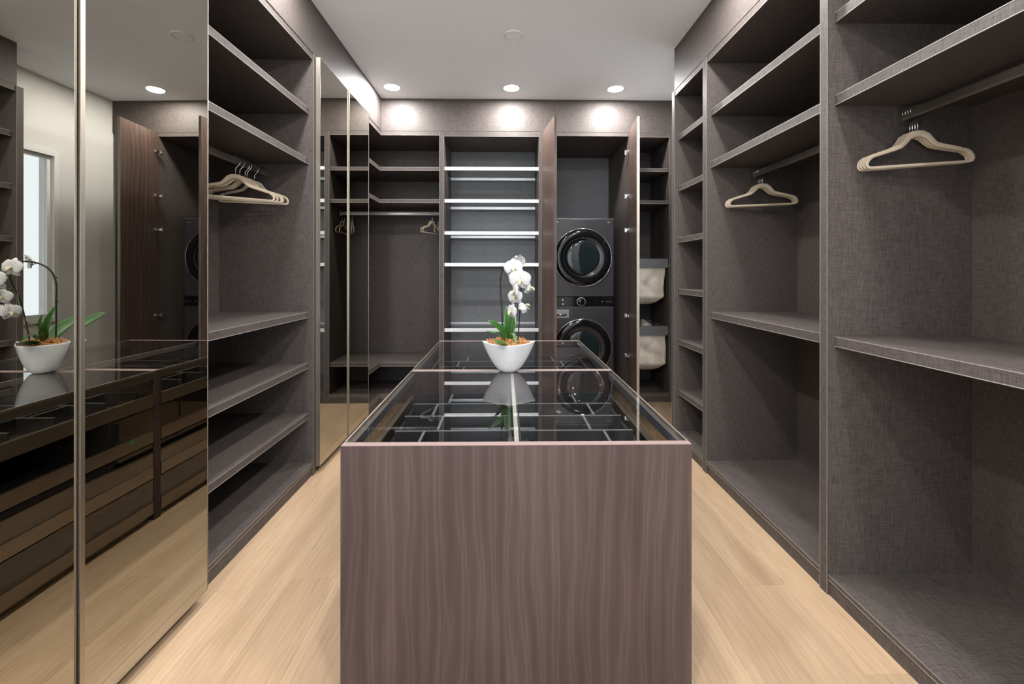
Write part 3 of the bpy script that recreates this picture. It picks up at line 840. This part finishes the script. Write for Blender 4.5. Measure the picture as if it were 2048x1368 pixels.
# ------------------------------------------------------------------ potted orchid
PX_, PY_ = .021, 2.305
PZ = IH + .0008
t = thing('potted_orchid', 'white orchid with arching stems in a white pointed ceramic bowl on the island', 'plant', (PX_, PY_, PZ))
H = .152
def pot_ring(zf, scale=1.0, inner=0.0):
    # lens shaped rim blending into a round foot
    n = 64; pts = []
    prof = .036 + .104*zf**.60
    k = zf**.8
    for i in range(n):
        a = 2*PI*i/n
        ca, sa = math.cos(a), math.sin(a)
        # vesica: half width prof, half depth smaller, pointed at +-x
        rx = prof; ry = .036 + .072*zf**.60
        X = rx*ca
        Yv = ry*sa
        Yl = ry*math.copysign(1, sa)*(1-abs(ca)**1.55) if abs(sa) > 1e-6 else 0
        Y = Yv*(1-k) + Yl*k
        z = H*zf
        z += zf**3*(.009*abs(ca)**6 - .003)          # rim lifts at the points
        pts.append((PX_+X*scale-inner*ca, PY_+Y*scale-inner*sa*.8, PZ+z))
    return pts
rows = [pot_ring(zf) for zf in (0, .006, .02, .05, .12, .22, .34, .48, .62, .76, .88, .96, 1.0)]
rows += [[(x, y, z+.0012) for x, y, z in pot_ring(1.0, .99, .001)], [(x, y, z-.001) for x, y, z in pot_ring(1.0, .965, .002)]]
rows += [pot_ring(zf, .95, .003) for zf in (.9, .78, .7)]
MB().grid(rows, True, True, True).build('pot', M['ceramic'], t)
# moss: mound plus curled strands
mb = MB(); ms = []
for i in range(14):
    r = i/13; row = []
    for k in range(40):
        a = 2*PI*k/40; ca, sa = math.cos(a), math.sin(a)
        x = .118*r*ca; y = .083*r*math.copysign(1, sa)*(1-abs(ca)**1.55) if abs(sa) > 1e-6 else 0
        z = .140 + .020*(1-r*r) + .009*noise.noise(Vector((x*60, y*60, 3)))
        row.append((PX_+x, PY_+y, PZ+z))
    ms.append(row)
mb.grid(ms, True, True, False)
rnd = random.Random(3)
for i in range(420):
    a = rnd.uniform(0, 2*PI); r = math.sqrt(rnd.random())*.95; ca, sa = math.cos(a), math.sin(a)
    x = .122*r*ca; y = .085*r*math.copysign(1, sa)*(1-abs(ca)**1.6)
    z = .145 + .018*(1-r*r) + rnd.uniform(0, .010); p = Vector((PX_+x, PY_+y, PZ+z)); pts = [p]
    d = Vector((rnd.uniform(-1, 1), rnd.uniform(-1, 1), rnd.uniform(-.2, .7))).normalized()
    for q in range(3):
        d = (d + Vector((rnd.uniform(-1, 1), rnd.uniform(-1, 1), rnd.uniform(-.8, .5)))*.8).normalized(); pts.append(pts[-1]+d*.006)
    mb.tube(pts, .0014, 4)
o = mb.build('moss', M['moss'], t); o['kind'] = 'stuff'
def spline(ctrl, n=10):
    P = [Vector(c) for c in ctrl]; P = [P[0]*2-P[1]] + P + [P[-1]*2-P[-2]]; out = []
    for i in range(1, len(P)-2):
        for k in range(n):
            u = k/n; a, b, c, d = P[i-1], P[i], P[i+1], P[i+2]
            out.append(.5*((2*b)+(c-a)*u+(2*a-5*b+4*c-d)*u*u+(3*b-a-3*c+d)*u**3))
    out.append(P[-2]); return out
def W(px, py, y):  # a point of the plant from its place at depth y, worked out beforehand with the camera at the origin
    a = math.radians(-.95); u = (px-1024.4)/870; v = (py-543.5)/870
    r = (u*math.cos(a)-math.sin(a), math.cos(a)+u*math.sin(a), -v); k = y/r[1]
    return Vector((r[0]*k, y, CAMH+r[2]*k))
sA = spline([W(1006, 684, 2.335), W(1005, 640, 2.335), W(1003, 600, 2.330), W(1001, 570, 2.325), W(1004, 545, 2.31), W(1012, 530, 2.28), W(1024, 524, 2.24), W(1040, 527, 2.20), W(1046, 545, 2.165)])
sB = spline([W(1036, 684, 2.285), W(1039, 640, 2.27), W(1041, 600, 2.25), W(1043, 570, 2.22), W(1042, 548, 2.20)])
sC = spline([W(1043, 545, 2.165), W(1044, 570, 2.155), W(1040, 595, 2.16), W(1036, 615, 2.17), W(1034, 630, 2.175)])
sD = spline([W(1028, 684, 2.29), W(1027, 655, 2.28), W(1030, 640, 2.25), W(1024, 615, 2.21), W(1030, 585, 2.21)])
MB().tube(sA, .0040, 8).build('stem', M['stem'], t); MB().tube(sB, .0033, 8).build('stake', M['stem'], t)
MB().tube(sC, .0018, 8).build('stem', M['stem'], t)
MB().tube(sD, .0014, 8).build('stem', M['bud'], t)
for p in (W(1003, 602, 2.332), W(1002, 556, 2.322)):
    MB().lathe(p, 'z', [(.002, -.006), (.007, -.003), (.007, .003), (.002, .006)], 12, True).build('stem_clip', M['stem'], t)
def leaf(base, mid, tip, wd, fold=.3, nrm=(0, 0, 1)):
    c = spline([base, mid, tip], 9); n = len(c); rows = []
    for i, p in enumerate(c):
        u = i/(n-1); tg = (c[min(i+1, n-1)]-c[max(i-1, 0)]).normalized()
        s = tg.cross(Vector(nrm)).normalized(); up = s.cross(tg).normalized()
        w_ = wd*(math.sin(PI*min(.985, max(.02, (u*.86+.12)))))**.75
        if u > .97: w_ *= .25
        rows.append([p + s*w_*q + up*(abs(q)*w_*fold) for q in (-1, -.66, -.33, 0, .33, .66, 1)] )
    mb = MB(); top = rows; bot = [[q - Vector(nrm)*.0016 for q in r] for r in rows]
    mb.grid([a + list(reversed(b)) for a, b in zip(top, bot)], True, True, True)
    return mb.build('leaf', M['leaf'], t)
bs = Vector((PX_-.008, PY_-.005, PZ+.150))
leaf(bs, W(1004, 660, 2.26), W(977, 640, 2.22), .022, .25, (.3, -.75, .6))
leaf(bs+Vector((.0, .01, 0)), W(1017, 650, 2.32), W(1013, 612, 2.35), .024, .25, (.2, -1, .2))
leaf(bs+Vector((.006, .01, 0)), W(1022, 650, 2.30), W(1023, 628, 2.31), .016, .25, (.4, -1, .2))
leaf(bs, W(995, 669, 2.24), W(973, 662, 2.19), .012, .25, (0, -.5, .9))
leaf(bs+Vector((0, -.01, -.002)), W(1004, 683, 2.19), W(990, 684, 2.115), .026, -.15, (0, -.75, .65))
leaf(bs+Vector((.01, .02, 0)), Vector((.045, 2.42, 1.01)), Vector((.03, 2.565, 1.075)), .030, .2, (-.6, 0, .8))
leaf(bs+Vector((.006, .0, 0)), W(1027, 668, 2.27), W(1033, 690, 2.21), .011, .2, (.3, -.7, .6))

def petal_mesh(L, wd, round_, cup, back):
    rows = []; n = 10; m_ = 6
    for i in range(n+1):
        u = i/n
        w_ = wd*(math.sin(PI*(u**round_)*.97+.03))**.62
        row = []
        for k in range(m_+1):
            q = k/m_*2-1
            row.append((w_*q, -cup*(u*(1-u))*4*.02*(1) + back*u*u + .004*q*q + .0015*math.sin(7*q+9*u), L*u))
        rows.append(row)
    mb = MB(); bot = [[(x, y+.0007, z) for x, y, z in r] for r in rows]
    mb.grid([a + list(reversed(b)) for a, b in zip(rows, bot)], True, True, True); return mb
pet_big = petal_mesh(.050, .034, .80, .35, .004)
pet_sep = petal_mesh(.050, .019, .85, .2, .008)
pm_big = pet_big.build('petal', M['petal'], None).data; pm_sep = pet_sep.build('sepal', M['petal'], None).data
for o in list(D.objects):
    if o.type == 'MESH' and o.data in (pm_big, pm_sep): D.objects.remove(o, do_unlink=True)
def flower(pos, facing, roll=0, s=1.0, stem_to=None, closed=0.0):
    """petals lie in the local x-z plane, flower looks along local -y"""
    f = Vector(facing).normalized()
    mb = MB()
    mb.lathe((0, -.004, 0), 'y', [(.003, .008), (.0055, .002), (.006, -.004), (.004, -.010), (.001, -.012)], 12, True)
    mb.tube([(0, -.006, -.003), (0, -.016, -.009), (0, -.020, -.017), (0, -.014, -.023)], [.004, .0075, .006, .002], 8)
    for sx in (-1, 1): mb.tube([(0, -.006, -.003), (sx*.007, -.012, -.006), (sx*.010, -.016, .001)], [.003, .0045, .002], 6)
    o = mb.build('flower', M['lip'], None); o.parent = t
    yv = -f; zv = Vector((0, 0, 1)); zv = (zv - yv*zv.dot(yv)).normalized(); xv = yv.cross(zv)
    rot = Matrix((xv, yv, zv)).transposed().to_4x4() @ Matrix.Rotation(math.radians(roll), 4, 'Y')
    o.matrix_local = Matrix.Translation(Vector(pos)-t.location) @ rot @ Matrix.Scale(s, 4)
    for nm, me, ang, sc, tilt in (('petal', pm_big, 72, 1.0, 8), ('petal', pm_big, -72, 1.0, 8), ('sepal', pm_sep, 0, 1.0, -4), ('sepal', pm_sep, 142, .98, -4), ('sepal', pm_sep, -142, .98, -4)):
        c = D.objects.new(nm, me); COL.objects.link(c); c.parent = o
        c.matrix_local = Matrix.Translation((0, .001 if nm == 'petal' else .004, 0)) @ Matrix.Rotation(math.radians(ang), 4, 'Y') @ Matrix.Rotation(math.radians(-closed), 4, 'X') @ Matrix.Scale(sc, 4)
    if stem_to is not None:
        a = Vector(pos) - f*.004*s; b = Vector(stem_to)
        MB().tube(spline([a, a.lerp(b, .5)-f*.010+Vector((0, 0, .003)), b], 5), .0012, 6).build('pedicel', M['bud'], t)
    return o
flower(W(1027, 536, 2.175), (-.10, -1, .05), -6, .98, W(1030, 526, 2.22))
flower(W(1040, 560, 2.125), (-.10, -1, -.12), 2, 1.12, W(1045, 556, 2.16))
flower(W(1030, 594, 2.140), (-.45, -.9, -.05), -5, .82, W(1040, 595, 2.16))
flower(W(1023, 623, 2.165), (-.85, -.55, -.05), 8, .82, W(1035, 618, 2.17))
flower(W(1062, 575, 2.165), (.85, -.35, .15), 12, .80, W(1044, 568, 2.157), 25)
flower(W(1052, 611, 2.185), (.55, -.35, .75), 5, .80, W(1037, 612, 2.17), 35)
flower(W(1036, 524, 2.285), (-.45, .75, .25), 0, .85, W(1024, 526, 2.24))
flower(W(1030, 583, 2.09), (-.95, -.2, .0), 0, .85, W(1044, 570, 2.155))
